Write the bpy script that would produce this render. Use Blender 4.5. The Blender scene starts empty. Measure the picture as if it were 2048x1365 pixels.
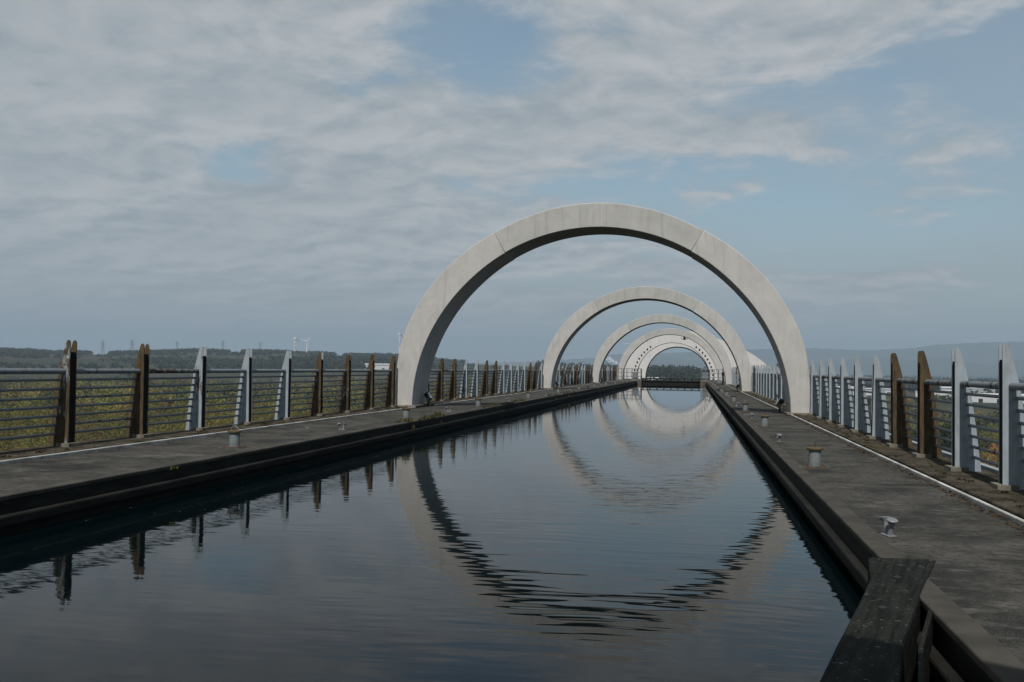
import bpy, bmesh, math, random
import numpy as np
from mathutils import Vector, Matrix

random.seed(7)
rng = np.random.default_rng(11)
SC = bpy.context.scene
COL = SC.collection
R = math.radians

# ------------------------------------------------------------------ camera
CAM_H, YAW, PITCH, ROLL = 1.3, 0.1817, 0.0271, 0.0125
fw = Vector((-math.sin(YAW)*math.cos(PITCH), math.cos(YAW)*math.cos(PITCH), math.sin(PITCH)))
rt = Vector((math.cos(YAW), math.sin(YAW), 0)); up = rt.cross(fw)
r2 = math.cos(ROLL)*rt + math.sin(ROLL)*up
u2 = -math.sin(ROLL)*rt + math.cos(ROLL)*up
cam_data = bpy.data.cameras.new('camera'); cam = bpy.data.objects.new('camera', cam_data); COL.objects.link(cam)
M = Matrix((r2, u2, -fw)).transposed().to_4x4(); M.translation = Vector((0, 0, CAM_H)); cam.matrix_world = M
cam_data.lens = 35.0; cam_data.sensor_width = 36.0; cam_data.clip_start = 0.05; cam_data.clip_end = 60000
SC.camera = cam

# ------------------------------------------------------------------ sun, sky, exposure
SUN_EL, SUN_AZ = R(53), R(0.0)          # the sun stands behind the camera, almost along the canal
sd = bpy.data.lights.new('sun', 'SUN'); sd.energy = 5.0; sd.angle = R(0.6); sd.color = (1.0, 0.965, 0.915)
so = bpy.data.objects.new('sun', sd); COL.objects.link(so)
sdir = Vector((math.sin(SUN_AZ)*math.cos(SUN_EL), math.cos(SUN_AZ)*math.cos(SUN_EL), -math.sin(SUN_EL)))
so.rotation_euler = sdir.to_track_quat('-Z', 'Y').to_euler(); so.location = (0, -40, 60)

SC.view_settings.view_transform = 'Standard'; SC.view_settings.look = 'None'
SC.view_settings.exposure = 0.0; SC.view_settings.gamma = 1.0; SC.view_settings.use_curve_mapping = False
SC.cycles.use_denoising = True
SC.cycles.max_bounces = 8; SC.cycles.glossy_bounces = 4; SC.cycles.diffuse_bounces = 3
SC.cycles.volume_bounces = 0
SC.cycles.sample_clamp_indirect = 6


class NT:
    """tiny node-tree helper"""
    def __init__(s, tree):
        s.t = tree; s.n = tree.nodes; s.l = tree.links
    def add(s, typ, **kw):
        nd = s.n.new(typ)
        for k, v in kw.items():
            if k.startswith('i_'):
                key = k[2:]
                key = int(key) if key.isdigit() else key.replace('_', ' ')
                if isinstance(v, bpy.types.NodeSocket): s.l.new(v, nd.inputs[key])
                else: nd.inputs[key].default_value = v
            else:
                setattr(nd, k, v)
        return nd
    def math(s, op, a, b=0.0, c=None, clamp=False):
        nd = s.n.new('ShaderNodeMath'); nd.operation = op; nd.use_clamp = clamp
        for i, v in enumerate((a, b) if c is None else (a, b, c)):
            if isinstance(v, bpy.types.NodeSocket): s.l.new(v, nd.inputs[i])
            else: nd.inputs[i].default_value = v
        return nd.outputs[0]
    def mix(s, fac, a, b, typ='MIX'):
        nd = s.n.new('ShaderNodeMix'); nd.data_type = 'RGBA'; nd.blend_type = typ
        for k, v in ((0, fac), (6, a), (7, b)):
            if isinstance(v, bpy.types.NodeSocket): s.l.new(v, nd.inputs[k])
            else: nd.inputs[k].default_value = v if k == 0 else (*v, 1.0)
        return nd.outputs[2]
    def ramp(s, fac, lo, hi, a=0.0, b=1.0):
        nd = s.n.new('ShaderNodeMapRange'); nd.interpolation_type = 'SMOOTHSTEP'
        s.l.new(fac, nd.inputs[0])
        for i, v in enumerate((lo, hi, a, b)): nd.inputs[i+1].default_value = v
        return nd.outputs[0]
    def noise(s, vec, scale, detail=4.0, rough=0.55, dist=0.0, out=0):
        nd = s.n.new('ShaderNodeTexNoise'); nd.inputs['Scale'].default_value = scale
        nd.inputs['Detail'].default_value = detail; nd.inputs['Roughness'].default_value = rough
        nd.inputs['Distortion'].default_value = dist
        if vec is not None: s.l.new(vec, nd.inputs['Vector'])
        return nd.outputs[out]
    def mapping(s, vec, scale=(1, 1, 1), loc=(0, 0, 0), rot=(0, 0, 0)):
        nd = s.n.new('ShaderNodeMapping'); s.l.new(vec, nd.inputs[0])
        nd.inputs['Location'].default_value = loc; nd.inputs['Scale'].default_value = scale; nd.inputs['Rotation'].default_value = rot
        return nd.outputs[0]
    def bump(s, h, strength, dist=0.02):
        nd = s.n.new('ShaderNodeBump'); nd.inputs['Strength'].default_value = strength; nd.inputs['Distance'].default_value = dist
        s.l.new(h, nd.inputs['Height']); return nd.outputs[0]


# ---- world: Nishita sky with procedural cloud sheets on a high plane
W = bpy.data.worlds.new('World'); SC.world = W; W.use_nodes = True
w = NT(W.node_tree); w.n.clear()
sky = w.add('ShaderNodeTexSky', sky_type='NISHITA', sun_disc=False, sun_elevation=SUN_EL, sun_rotation=math.pi + SUN_AZ,
            altitude=60, air_density=1.0, dust_density=0.7, ozone_density=1.2)
tc = w.add('ShaderNodeTexCoord')
sep = w.add('ShaderNodeSeparateXYZ', i_0=tc.outputs['Generated'])
zc = w.math('ADD', w.math('MAXIMUM', sep.outputs[2], 0.0), 0.20)
cmb = w.add('ShaderNodeCombineXYZ', i_0=w.math('DIVIDE', sep.outputs[0], zc), i_1=w.math('DIVIDE', sep.outputs[1], zc), i_2=0.0)
P = cmb.outputs[0]
big = w.noise(w.mapping(P, (0.75, 0.95, 1), (9.500000, 6.600000, 0)), 1.0, 3.0, 0.5, 0.3)
warp = w.add('ShaderNodeVectorMath', operation='ADD', i_0=P, i_1=w.mix(0.18, (0, 0, 0), w.noise(P, 2.2, 3.0, 0.5, out=1))).outputs[0]
mid = w.noise(w.mapping(warp, (2.7, 2.9, 1), (3.300000, 2.2, 0), (0, 0, R(8))), 1.0, 10.0, 0.56, 0.2)
fine = w.noise(w.mapping(warp, (9.0, 10.0, 1), (1.3, 5.2, 0), (0, 0, R(8))), 1.0, 8.0, 0.62, 0.25)
mid_up = w.noise(w.mapping(warp, (2.7, 2.9, 1), (3.300000, 2.2+0.16, 0), (0, 0, R(8))), 1.0, 10.0, 0.56, 0.2)      # the same field a little higher up: lit side of each puff
dens = w.math('ADD', w.math('ADD', w.math('MULTIPLY', big, 0.75), w.math('MULTIPLY', mid, 0.85)), w.math('MULTIPLY', fine, 0.16))
dens = w.math('ADD', dens, w.math('MULTIPLY', w.math('ADD', sep.outputs[0], -0.02), -0.30))       # more cover towards the west
cover = w.ramp(dens, 0.79, 0.94)
puff = w.ramp(w.math('ADD', w.math('SUBTRACT', mid, mid_up), w.math('MULTIPLY', w.math('SUBTRACT', fine, 0.5), 0.30)), -0.17, 0.17)
ccol = w.mix(puff, (0.318, 0.366, 0.402), (0.525, 0.540, 0.554))
thick = w.ramp(dens, 0.98, 1.25)
ccol = w.mix(w.math('MULTIPLY', thick, 0.55), ccol, (0.365, 0.405, 0.435))
skyc = w.mix(1.0, sky.outputs[0], (0.092, 0.108, 0.102), 'MULTIPLY')
hz = w.ramp(sep.outputs[2], 0.0, 0.25, 0.92, 0.0)
clearc = w.mix(hz, skyc, (0.345, 0.384, 0.412))
ccol = w.mix(w.ramp(sep.outputs[2], 0.0, 0.12, 0.80, 0.0), ccol, (0.350, 0.384, 0.408))
veil = w.ramp(big, 0.35, 0.62, 0.25, 0.60)                                                            # thin high veil between the puffs
clearc = w.mix(veil, clearc, (0.345, 0.388, 0.418))
fin = w.mix(w.math('MULTIPLY', cover, 0.95), clearc, ccol)
bg = w.add('ShaderNodeBackground', i_0=fin, i_1=1.0)
wo = w.add('ShaderNodeOutputWorld', i_0=bg.outputs[0])


# ------------------------------------------------------------------ materials
MATS = {}
def new_mat(name):
    m = bpy.data.materials.new(name); m.use_nodes = True
    t = NT(m.node_tree); b = m.node_tree.nodes['Principled BSDF']
    MATS[name] = m
    return m, t, b

def basic(name, col, rough=0.8, var=0.25, scale=3.0, col2=None, bump=0.15, bscale=40.0, bdist=0.01, metal=0.0, coord='Object', spec=0.15):
    m, t, b = new_mat(name)
    c = t.add('ShaderNodeTexCoord').outputs[coord]
    n1 = t.noise(c, scale, 6.0, 0.6)
    c2 = col2 if col2 else tuple(x*(1-var) for x in col)
    cc = t.mix(t.ramp(n1, 0.35, 0.65), col, c2)
    n2 = t.noise(c, bscale, 4.0, 0.6)
    cc = t.mix(t.ramp(n2, 0.3, 0.7, 0, 0.35), cc, tuple(x*0.72 for x in col))
    t.l.new(cc, b.inputs['Base Color']); b.inputs['Roughness'].default_value = rough; b.inputs['Metallic'].default_value = metal
    b.inputs['Specular IOR Level'].default_value = spec
    if bump: t.l.new(t.bump(n2, bump, bdist), b.inputs['Normal'])
    return m

def mat_concrete(name, base, tint):
    m, t, b = new_mat(name)
    c = t.add('ShaderNodeTexCoord').outputs['Object']
    info = t.add('ShaderNodeObjectInfo')
    off = t.add('ShaderNodeVectorMath', operation='ADD', i_0=c, i_1=t.add('ShaderNodeCombineXYZ', i_0=t.math('MULTIPLY', info.outputs['Random'], 37.0), i_1=0.0, i_2=0.0).outputs[0]).outputs[0]
    blot = t.noise(off, 1.3, 8.0, 0.68, 0.4)
    streak = t.noise(t.mapping(off, (5.0, 5.0, 0.45)), 1.0, 5.0, 0.6)
    pores = t.noise(off, 55.0, 3.0, 0.6)
    cc = t.mix(t.ramp(blot, 0.3, 0.7), base, tint)
    cc = t.mix(t.ramp(streak, 0.50, 0.74, 0, 0.55), cc, tuple(x*0.62 for x in base))
    grime = t.noise(t.mapping(off, (1.2, 1.2, 0.8), (3.1, 0.7, 1.9)), 0.8, 9.0, 0.72, 0.8)
    cc = t.mix(t.ramp(grime, 0.55, 0.72, 0, 0.5), cc, (base[0]*0.60, base[1]*0.61, base[2]*0.55))
    cc = t.mix(t.ramp(pores, 0.60, 0.74, 0, 0.55), cc, tuple(x*0.55 for x in base))
    t.l.new(cc, b.inputs['Base Color']); b.inputs['Roughness'].default_value = 0.86; b.inputs['Specular IOR Level'].default_value = 0.3
    t.l.new(t.bump(t.math('ADD', pores, t.math('MULTIPLY', blot, 2.0)), 0.16, 0.01), b.inputs['Normal'])
    return m

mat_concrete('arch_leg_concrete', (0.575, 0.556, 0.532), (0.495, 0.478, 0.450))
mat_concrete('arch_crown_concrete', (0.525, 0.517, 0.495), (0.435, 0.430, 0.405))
mat_concrete('wheel_white', (0.74, 0.725, 0.71), (0.66, 0.645, 0.63))
basic('sealant', (0.60, 0.595, 0.58), 0.7, 0.12, 9)
basic('plinth_concrete', (0.26, 0.235, 0.185), 0.9, 0.4, 4, bump=0.3)

def mat_deck():
    m, t, b = new_mat('deck_surface')
    c = t.add('ShaderNodeTexCoord').outputs['Object']
    blot = t.noise(c, 1.1, 8.0, 0.66, 0.5)
    streak = t.noise(t.mapping(c, (1.3, 2.3, 1)), 1.5, 8.0, 0.68)
    grit = t.noise(c, 95.0, 3.0, 0.7)
    grit2 = t.noise(c, 13.0, 6.0, 0.7)
    cc = t.mix(t.ramp(blot, 0.36, 0.62), (0.027, 0.027, 0.024), (0.084, 0.079, 0.070))
    cc = t.mix(t.ramp(streak, 0.50, 0.68, 0, 0.6), cc, (0.150, 0.144, 0.130))
    cc = t.mix(t.ramp(grit2, 0.46, 0.64, 0, 0.75), cc, (0.022, 0.023, 0.020))
    cc = t.mix(t.ramp(grit, 0.54, 0.70, 0, 0.65), cc, (0.21, 0.20, 0.185))
    # pale lime patches and bird droppings
    lime = t.noise(t.mapping(c, (0.8, 1.0, 1), (4.7, 3.3, 0)), 0.42, 6.0, 0.68, 0.6)
    cc = t.mix(t.ramp(lime, 0.58, 0.74, 0, 0.55), cc, (0.30, 0.288, 0.262))
    vo = t.add('ShaderNodeTexVoronoi', i_Scale=0.9, i_Vector=t.add('ShaderNodeVectorMath', operation='ADD', i_0=t.mapping(c, (1, 0.8, 1)), i_1=t.mix(0.06, (0, 0, 0), t.noise(c, 14.0, 3.0, 0.6, out=1)) ).outputs[0])
    sel = t.add('ShaderNodeSeparateColor', i_0=vo.outputs['Color'])
    rad = t.math('MULTIPLY', t.math('SUBTRACT', sel.outputs[0], 0.45), 0.075)
    drop = t.ramp(t.math('SUBTRACT', vo.outputs['Distance'], rad), -0.012, 0.012, 1.0, 0.0)
    cc = t.mix(t.math('MULTIPLY', drop, 0.8), cc, (0.52, 0.51, 0.48))
    t.l.new(cc, b.inputs['Base Color'])
    t.l.new(t.ramp(blot, 0.3, 0.7, 0.72, 0.92), b.inputs['Roughness']); b.inputs['Specular IOR Level'].default_value = 0.06
    t.l.new(t.bump(t.math('ADD', grit, t.math('MULTIPLY', grit2, 1.2)), 0.45, 0.008), b.inputs['Normal'])
    return m
mat_deck()
basic('coping', (0.085, 0.077, 0.063), 0.9, 0.5, 2.2, col2=(0.045, 0.043, 0.036), bump=0.5, bscale=45)

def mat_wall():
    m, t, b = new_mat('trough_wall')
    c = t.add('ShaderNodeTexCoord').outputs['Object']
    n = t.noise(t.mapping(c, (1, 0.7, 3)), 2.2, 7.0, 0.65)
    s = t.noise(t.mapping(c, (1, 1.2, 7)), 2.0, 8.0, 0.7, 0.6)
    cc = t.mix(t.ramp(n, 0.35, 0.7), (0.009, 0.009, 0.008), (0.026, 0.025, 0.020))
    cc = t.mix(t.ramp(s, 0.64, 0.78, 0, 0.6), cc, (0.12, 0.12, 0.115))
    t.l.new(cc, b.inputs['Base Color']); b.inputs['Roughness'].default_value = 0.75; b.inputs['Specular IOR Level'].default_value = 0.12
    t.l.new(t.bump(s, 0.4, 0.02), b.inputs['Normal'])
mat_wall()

def mat_moss():
    m, t, b = new_mat('mossy_concrete')
    c = t.add('ShaderNodeTexCoord').outputs['Object']
    n = t.noise(c, 2.6, 8.0, 0.66); g = t.noise(c, 17.0, 6.0, 0.7); q = t.noise(c, 0.8, 4.0)
    cc = t.mix(t.ramp(n, 0.38, 0.62), (0.036, 0.032, 0.024), (0.105, 0.090, 0.068))
    cc = t.mix(t.ramp(g, 0.50, 0.66, 0, 0.8), cc, (0.030, 0.030, 0.022))
    cc = t.mix(t.ramp(q, 0.56, 0.72, 0, 0.55), cc, (0.075, 0.062, 0.020))
    t.l.new(cc, b.inputs['Base Color']); b.inputs['Roughness'].default_value = 0.95; b.inputs['Specular IOR Level'].default_value = 0.05
    t.l.new(t.bump(g, 0.8, 0.03), b.inputs['Normal'])
mat_moss()

def mat_painted(name, blue, rustcol=(0.110, 0.074, 0.036), dark=(0.048, 0.035, 0.022)):
    """weathered pale blue steel paint; object colour red = how far rust has taken the piece"""
    m, t, b = new_mat(name)
    c = t.add('ShaderNodeTexCoord').outputs['Object']
    info = t.add('ShaderNodeObjectInfo')
    rc = t.add('ShaderNodeSeparateColor', i_0=info.outputs['Color'])
    off = t.add('ShaderNodeVectorMath', operation='ADD', i_0=c, i_1=t.add('ShaderNodeCombineXYZ', i_0=t.math('MULTIPLY', rc.outputs[1], 50.0), i_1=t.math('MULTIPLY', rc.outputs[1], 23.0), i_2=0.0).outputs[0]).outputs[0]
    n1 = t.noise(t.mapping(off, (3.0, 3.0, 1.1)), 1.6, 7.0, 0.68, 0.5)
    n2 = t.noise(t.mapping(off, (9, 9, 2.5)), 2.0, 6.0, 0.65)
    thr = t.math('SUBTRACT', 0.86, t.math('MULTIPLY', rc.outputs[0], 0.72))
    rust = t.ramp(t.math('SUBTRACT', t.math('ADD', t.math('MULTIPLY', n1, 0.75), t.math('MULTIPLY', n2, 0.25)), thr), -0.03, 0.05)
    pc = t.mix(t.ramp(n2, 0.35, 0.7), blue, tuple(x*0.78 for x in blue))
    pc = t.mix(t.ramp(n1, 0.5, 0.7, 0, 0.4), pc, (0.30, 0.29, 0.25))
    rcx = t.mix(t.ramp(n2, 0.35, 0.65), rustcol, dark)
    t.l.new(t.mix(rust, pc, rcx), b.inputs['Base Color'])
    t.l.new(t.math('ADD', t.math('MULTIPLY', rust, 0.35), 0.5), b.inputs['Roughness'])
    b.inputs['Specular IOR Level'].default_value = 0.25
    t.l.new(t.bump(n2, 0.25, 0.004), b.inputs['Normal'])
    return m
mat_painted('post_paint', (0.355, 0.405, 0.44))
mat_painted('rail_paint', (0.20, 0.235, 0.26), (0.10, 0.056, 0.030), (0.05, 0.034, 0.024))
basic('gap_shade', (0.016, 0.014, 0.012), 0.9, 0.3, 5)  # near-black: shade inside post gaps and drain slots put into the colour
basic('kerb_white', (0.72, 0.71, 0.68), 0.55, 0.28, 1.6, col2=(0.34, 0.33, 0.30), bump=0.1)
basic('galvanised', (0.27, 0.285, 0.295), 0.5, 0.35, 7, bump=0.1, metal=0.15)
basic('bollard_grey', (0.22, 0.25, 0.25), 0.55, 0.30, 6, bump=0.12)
basic('bollard_cap', (0.15, 0.115, 0.05), 0.8, 0.5, 8, col2=(0.10, 0.075, 0.04), bump=0.3)
basic('rusty_steel', (0.13, 0.085, 0.055), 0.85, 0.5, 6, col2=(0.055, 0.045, 0.035), bump=0.3)
basic('dark_steel', (0.035, 0.036, 0.036), 0.6, 0.4, 4)
basic('gate_timber', (0.020, 0.018, 0.016), 0.8, 0.5, 3, bump=0.3)
basic('lamp_black', (0.02, 0.02, 0.02), 0.5, 0.2, 4)
basic('lamp_glass', (0.32, 0.33, 0.36), 0.2, 0.2, 4, bump=0.0)
basic('stone_brown', (0.16, 0.125, 0.09), 0.9, 0.45, 3, bump=0.4)

basic('grout', (0.12, 0.11, 0.09), 0.9, 0.5, 7, col2=(0.06, 0.055, 0.045), bump=0.4)

def mat_timber():
    m, t, b = new_mat('old_timber')
    c = t.add('ShaderNodeTexCoord').outputs['Object']
    g = t.noise(t.mapping(t.mapping(c, rot=(0, 0, R(15))), (13, 0.7, 6)), 2.0, 7.0, 0.65, 0.3)
    n = t.noise(c, 3.0, 6.0, 0.6)
    sp = t.noise(c, 38.0, 3.0, 0.6)
    cc = t.mix(t.ramp(g, 0.35, 0.68), (0.007, 0.008, 0.007), (0.022, 0.024, 0.019))
    cc = t.mix(t.ramp(n, 0.5, 0.72, 0, 0.6), cc, (0.030, 0.032, 0.024))
    cc = t.mix(t.ramp(sp, 0.64, 0.70, 0, 0.75), cc, (0.22, 0.215, 0.19))
    t.l.new(cc, b.inputs['Base Color']); b.inputs['Roughness'].default_value = 0.85; b.inputs['Specular IOR Level'].default_value = 0.08
    t.l.new(t.bump(g, 0.5, 0.012), b.inputs['Normal'])
mat_timber()

def mat_water():
    m, t, b = new_mat('canal_water')
    c = t.add('ShaderNodeTexCoord').outputs['Object']
    warp = t.mix(0.5, (0, 0, 0), t.noise(c, 0.35, 2.0, 0.5, out=1))
    cw = t.add('ShaderNodeVectorMath', operation='ADD', i_0=c, i_1=warp).outputs[0]
    a = t.noise(t.mapping(cw, (0.80, 3.4, 1), rot=(0, 0, R(4))), 1.0, 0.0, 0.4)
    bb = t.noise(t.mapping(cw, (2.0, 8.5, 1), rot=(0, 0, R(-5))), 1.0, 0.6, 0.4)
    cfine = t.noise(t.mapping(cw, (6.0, 15.0, 1)), 1.0, 2.0, 0.5)
    wind = t.ramp(t.noise(t.mapping(c, (0.16, 0.07, 1), (2.0, 0.4, 0)), 1.0, 3.0, 0.5), 0.36, 0.64, 0.35, 1.0)
    sepc = t.add('ShaderNodeSeparateXYZ', i_0=c)
    lee = t.ramp(sepc.outputs[1], 8.0, 60.0, 1.0, 0.10)          # calmer towards the sheltered far end
    cat = t.ramp(sepc.outputs[0], -2.6, -5.4, 0.0, 1.0)          # small cat's paws along the west wall
    h = t.math('ADD', t.math('MULTIPLY', a, 0.6), t.math('MULTIPLY', bb, 0.50))
    h = t.math('ADD', h, t.math('MULTIPLY', cfine, t.math('ADD', 0.0, t.math('MULTIPLY', cat, 0.24))))
    h = t.math('MULTIPLY', h, t.math('MULTIPLY', wind, lee))
    t.l.new(t.bump(h, 1.0, 0.0047), b.inputs['Normal'])
    b.inputs['Base Color'].default_value = (0.0008, 0.0030, 0.0038, 1)
    b.inputs['Roughness'].default_value = 0.02; b.inputs['IOR'].default_value = 1.20
    return m
mat_water()

def mat_ground():
    m, t, b = new_mat('farmland')
    c = t.add('ShaderNodeTexCoord').outputs['Object']
    vo = t.add('ShaderNodeTexVoronoi', i_Scale=1.0, i_Vector=t.mapping(c, (1/170, 1/260, 0), rot=(0, 0, R(25))))
    cs = t.add('ShaderNodeSeparateColor', i_0=vo.outputs['Color'])
    rp = t.add('ShaderNodeValToRGB', i_0=cs.outputs[0]); rp.color_ramp.interpolation = 'CONSTANT'
    e = rp.color_ramp.elements
    cols = [(0.0, (0.070, 0.092, 0.034)), (0.22, (0.118, 0.092, 0.062)), (0.38, (0.090, 0.098, 0.045)), (0.55, (0.060, 0.075, 0.030)), (0.7, (0.135, 0.122, 0.075)), (0.85, (0.085, 0.105, 0.038))]
    e[0].position = 0; e[0].color = (*cols[0][1], 1); e[1].position = cols[1][0]; e[1].color = (*cols[1][1], 1)
    for p_, c_ in cols[2:]:
        q = e.new(p_); q.color = (*c_, 1)
    n = t.noise(c, 0.02, 6.0, 0.6); f = t.noise(c, 0.35, 5.0, 0.65)
    cc = t.mix(t.ramp(n, 0.3, 0.7, 0, 0.5), rp.outputs[0], (0.075, 0.070, 0.032))
    cc = t.mix(t.ramp(f, 0.45, 0.7, 0, 0.5), cc, (0.05, 0.047, 0.022))
    ln = t.add('ShaderNodeVectorMath', operation='LENGTH', i_0=c).outputs['Value']
    scrub = t.mix(t.ramp(f, 0.4, 0.65), (0.155, 0.142, 0.050), (0.105, 0.100, 0.036))
    cc = t.mix(t.ramp(ln, 700, 950), scrub, cc)
    cc = t.mix(1.0, cc, (0.52, 0.51, 0.58), 'MULTIPLY')
    t.l.new(cc, b.inputs['Base Color']); b.inputs['Roughness'].default_value = 1.0; b.inputs['Specular IOR Level'].default_value = 0.1
mat_ground()
basic('moorland', (0.075, 0.070, 0.045), 1.0, 0.4, 0.002, col2=(0.045, 0.055, 0.030), bump=0.0, bscale=0.012)

def mat_leaf(name):
    m, t, b = new_mat(name)
    at = t.add('ShaderNodeAttribute', attribute_name='tint')
    t.l.new(at.outputs['Color'], b.inputs['Base Color']); b.inputs['Roughness'].default_value = 0.8
    tr = t.add('ShaderNodeBsdfTranslucent', i_Color=t.mix(1.0, at.outputs['Color'], (0.85, 0.85, 0.7), 'MULTIPLY'))
    mx = t.add('ShaderNodeMixShader', i_0=0.38, i_1=b.outputs[0], i_2=tr.outputs[0])
    t.l.new(mx.outputs[0], t.n['Material Output'].inputs['Surface'])
    b.inputs['Specular IOR Level'].default_value = 0.2
mat_leaf('foliage')
basic('bark', (0.07, 0.058, 0.045), 0.95, 0.4, 6)
basic('roof_white', (0.72, 0.72, 0.72), 0.6, 0.1, 0.2, bump=0)
basic('shed_grey', (0.48, 0.49, 0.50), 0.6, 0.15, 0.2, bump=0)
basic('shed_blue', (0.10, 0.16, 0.28), 0.6, 0.15, 0.2, bump=0)
basic('brick_red', (0.27, 0.115, 0.065), 0.9, 0.25, 0.8, bump=0.1, bscale=5)
basic('roof_slate', (0.085, 0.085, 0.09), 0.8, 0.25, 1.0, bump=0.1, bscale=8)
basic('render_cream', (0.55, 0.52, 0.46), 0.9, 0.15, 0.6, bump=0)
basic('window_dark', (0.03, 0.035, 0.04), 0.15, 0.1, 1, bump=0)
basic('turbine_white', (0.80, 0.80, 0.80), 0.5, 0.05, 0.1, bump=0)
basic('pylon_steel', (0.22, 0.23, 0.24), 0.7, 0.1, 0.2, bump=0)
basic('feather_white', (0.8, 0.8, 0.78), 0.8, 0.1, 5, bump=0)
basic('dead_leaf', (0.11, 0.062, 0.026), 0.95, 0.5, 9, col2=(0.04, 0.03, 0.018))
basic('yellow_paint', (0.42, 0.30, 0.06), 0.7, 0.4, 5)


ALB = 0.66        # one common albedo level for every opaque surface
for _m in MATS.values():
    if _m.name == 'canal_water': continue
    _t = NT(_m.node_tree); _b = _m.node_tree.nodes['Principled BSDF']; _s = _b.inputs['Base Color'].links[0].from_socket
    _t.l.new(_t.mix(1.0, _s, (ALB, ALB, ALB), 'MULTIPLY'), _b.inputs['Base Color'])

# ------------------------------------------------------------------ mesh helpers
class MB:
    def __init__(s): s.v = []; s.f = []
    def add(s, verts, faces):
        o = len(s.v); s.v += [tuple(p) for p in verts]; s.f += [tuple(i+o for i in q) for q in faces]; return s
    def box(s, a, b):
        (x0, y0, z0), (x1, y1, z1) = a, b
        x0, x1 = min(x0, x1), max(x0, x1); y0, y1 = min(y0, y1), max(y0, y1); z0, z1 = min(z0, z1), max(z0, z1)
        return s.add([(x0,y0,z0),(x1,y0,z0),(x1,y1,z0),(x0,y1,z0),(x0,y0,z1),(x1,y0,z1),(x1,y1,z1),(x0,y1,z1)],
                     [(0,3,2,1),(4,5,6,7),(0,1,5,4),(1,2,6,5),(2,3,7,6),(3,0,4,7)])
    def prism(s, pts, d):
        """closed polygon of 3D points extruded by vector d"""
        n = len(pts); d = Vector(d); a = [Vector(p) for p in pts]
        return s.add(a + [p+d for p in a], [tuple(range(n)), tuple(range(2*n-1, n-1, -1))] + [(i, i+n, (i+1) % n + n, (i+1) % n) for i in range(n)])
    def tube(s, p0, p1, r0, r1=None, n=10, cap=True):
        r1 = r0 if r1 is None else r1
        p0 = Vector(p0); p1 = Vector(p1); d = (p1-p0).normalized()
        a = d.orthogonal().normalized(); b = d.cross(a)
        vs = [p0 + r0*(a*math.cos(2*math.pi*i/n)+b*math.sin(2*math.pi*i/n)) for i in range(n)] + \
             [p1 + r1*(a*math.cos(2*math.pi*i/n)+b*math.sin(2*math.pi*i/n)) for i in range(n)]
        fs = [(i, (i+1) % n, (i+1) % n+n, i+n) for i in range(n)]
        if cap: fs += [tuple(range(n-1, -1, -1)), tuple(range(n, 2*n))]
        return s.add(vs, fs)
    def lathe(s, prof, c=(0, 0, 0), n=20):
        """profile of (r, z) around the vertical through c"""
        vs = []; k = len(prof)
        for i in range(n):
            t = 2*math.pi*i/n
            vs += [(c[0]+r*math.cos(t), c[1]+r*math.sin(t), c[2]+z) for r, z in prof]
        fs = []
        for i in range(n):
            j = (i+1) % n
            for q in range(k-1): fs.append((i*k+q, j*k+q, j*k+q+1, i*k+q+1))
        fs += [tuple(i*k for i in range(n-1, -1, -1)), tuple(i*k+k-1 for i in range(n))]
        return s.add(vs, fs)
    def path(s, pts, r, n=8):
        for a, b in zip(pts, pts[1:]): s.tube(a, b, r, r, n)
        return s
    def mesh(s, name, mat, smooth=False):
        me = bpy.data.meshes.new(name); me.from_pydata(s.v, [], s.f); me.materials.append(MATS[mat])
        bm = bmesh.new(); bm.from_mesh(me); bmesh.ops.recalc_face_normals(bm, faces=bm.faces); bm.to_mesh(me); bm.free()
        if smooth:
            me.shade_smooth() if hasattr(me, 'shade_smooth') else None
            me.set_sharp_from_angle(angle=R(35))
        return me

def obj(name, me, parent=None, loc=(0, 0, 0), rz=0.0, color=None):
    o = bpy.data.objects.new(name, me); COL.objects.link(o); o.location = loc; o.rotation_euler = (0, 0, rz)
    if parent is not None: o.parent = parent
    if color: o.color = color
    return o
def build(name, mb, mat, parent=None, loc=(0, 0, 0), rz=0.0, smooth=False, bevel=0.0, color=None):
    o = obj(name, mb.mesh(name, mat, smooth), parent, loc, rz, color)
    if bevel:
        b = o.modifiers.new('bevel', 'BEVEL'); b.width = bevel; b.segments = 2; b.limit_method = 'ANGLE'; b.angle_limit = R(40)
    return o
def empty(name, loc=(0, 0, 0), rz=0.0):
    return obj(name, None, None, loc, rz)
def tag(o, label=None, cat=None, group=None, kind=None):
    if label: o['label'] = label
    if cat: o['category'] = cat
    if group: o['group'] = group
    if kind: o['kind'] = kind
    return o
ORD = ['nearest', 'second', 'third', 'fourth', 'fifth', 'sixth', 'seventh', 'eighth', 'ninth', 'tenth', 'eleventh', 'twelfth']

# ------------------------------------------------------------------ key dimensions (metres)
EL, ER = -6.56, 1.29              # walkway edges at the canal
SL, SR = -8.64, 2.78              # white kerb lines
XL, XR = -9.35, 3.37              # inner edge of the railing posts
HW = -0.38                        # water level
Y0, YEND, YG = -30.0, 139.0, 117.0
A1, AS, AT, AX = 30.73, 31.34, 1.8, -3.02   # first arch, spacing, thickness, centre line
P0L, P0R, PP = 13.78, 11.96, 2.0718         # posts

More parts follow.
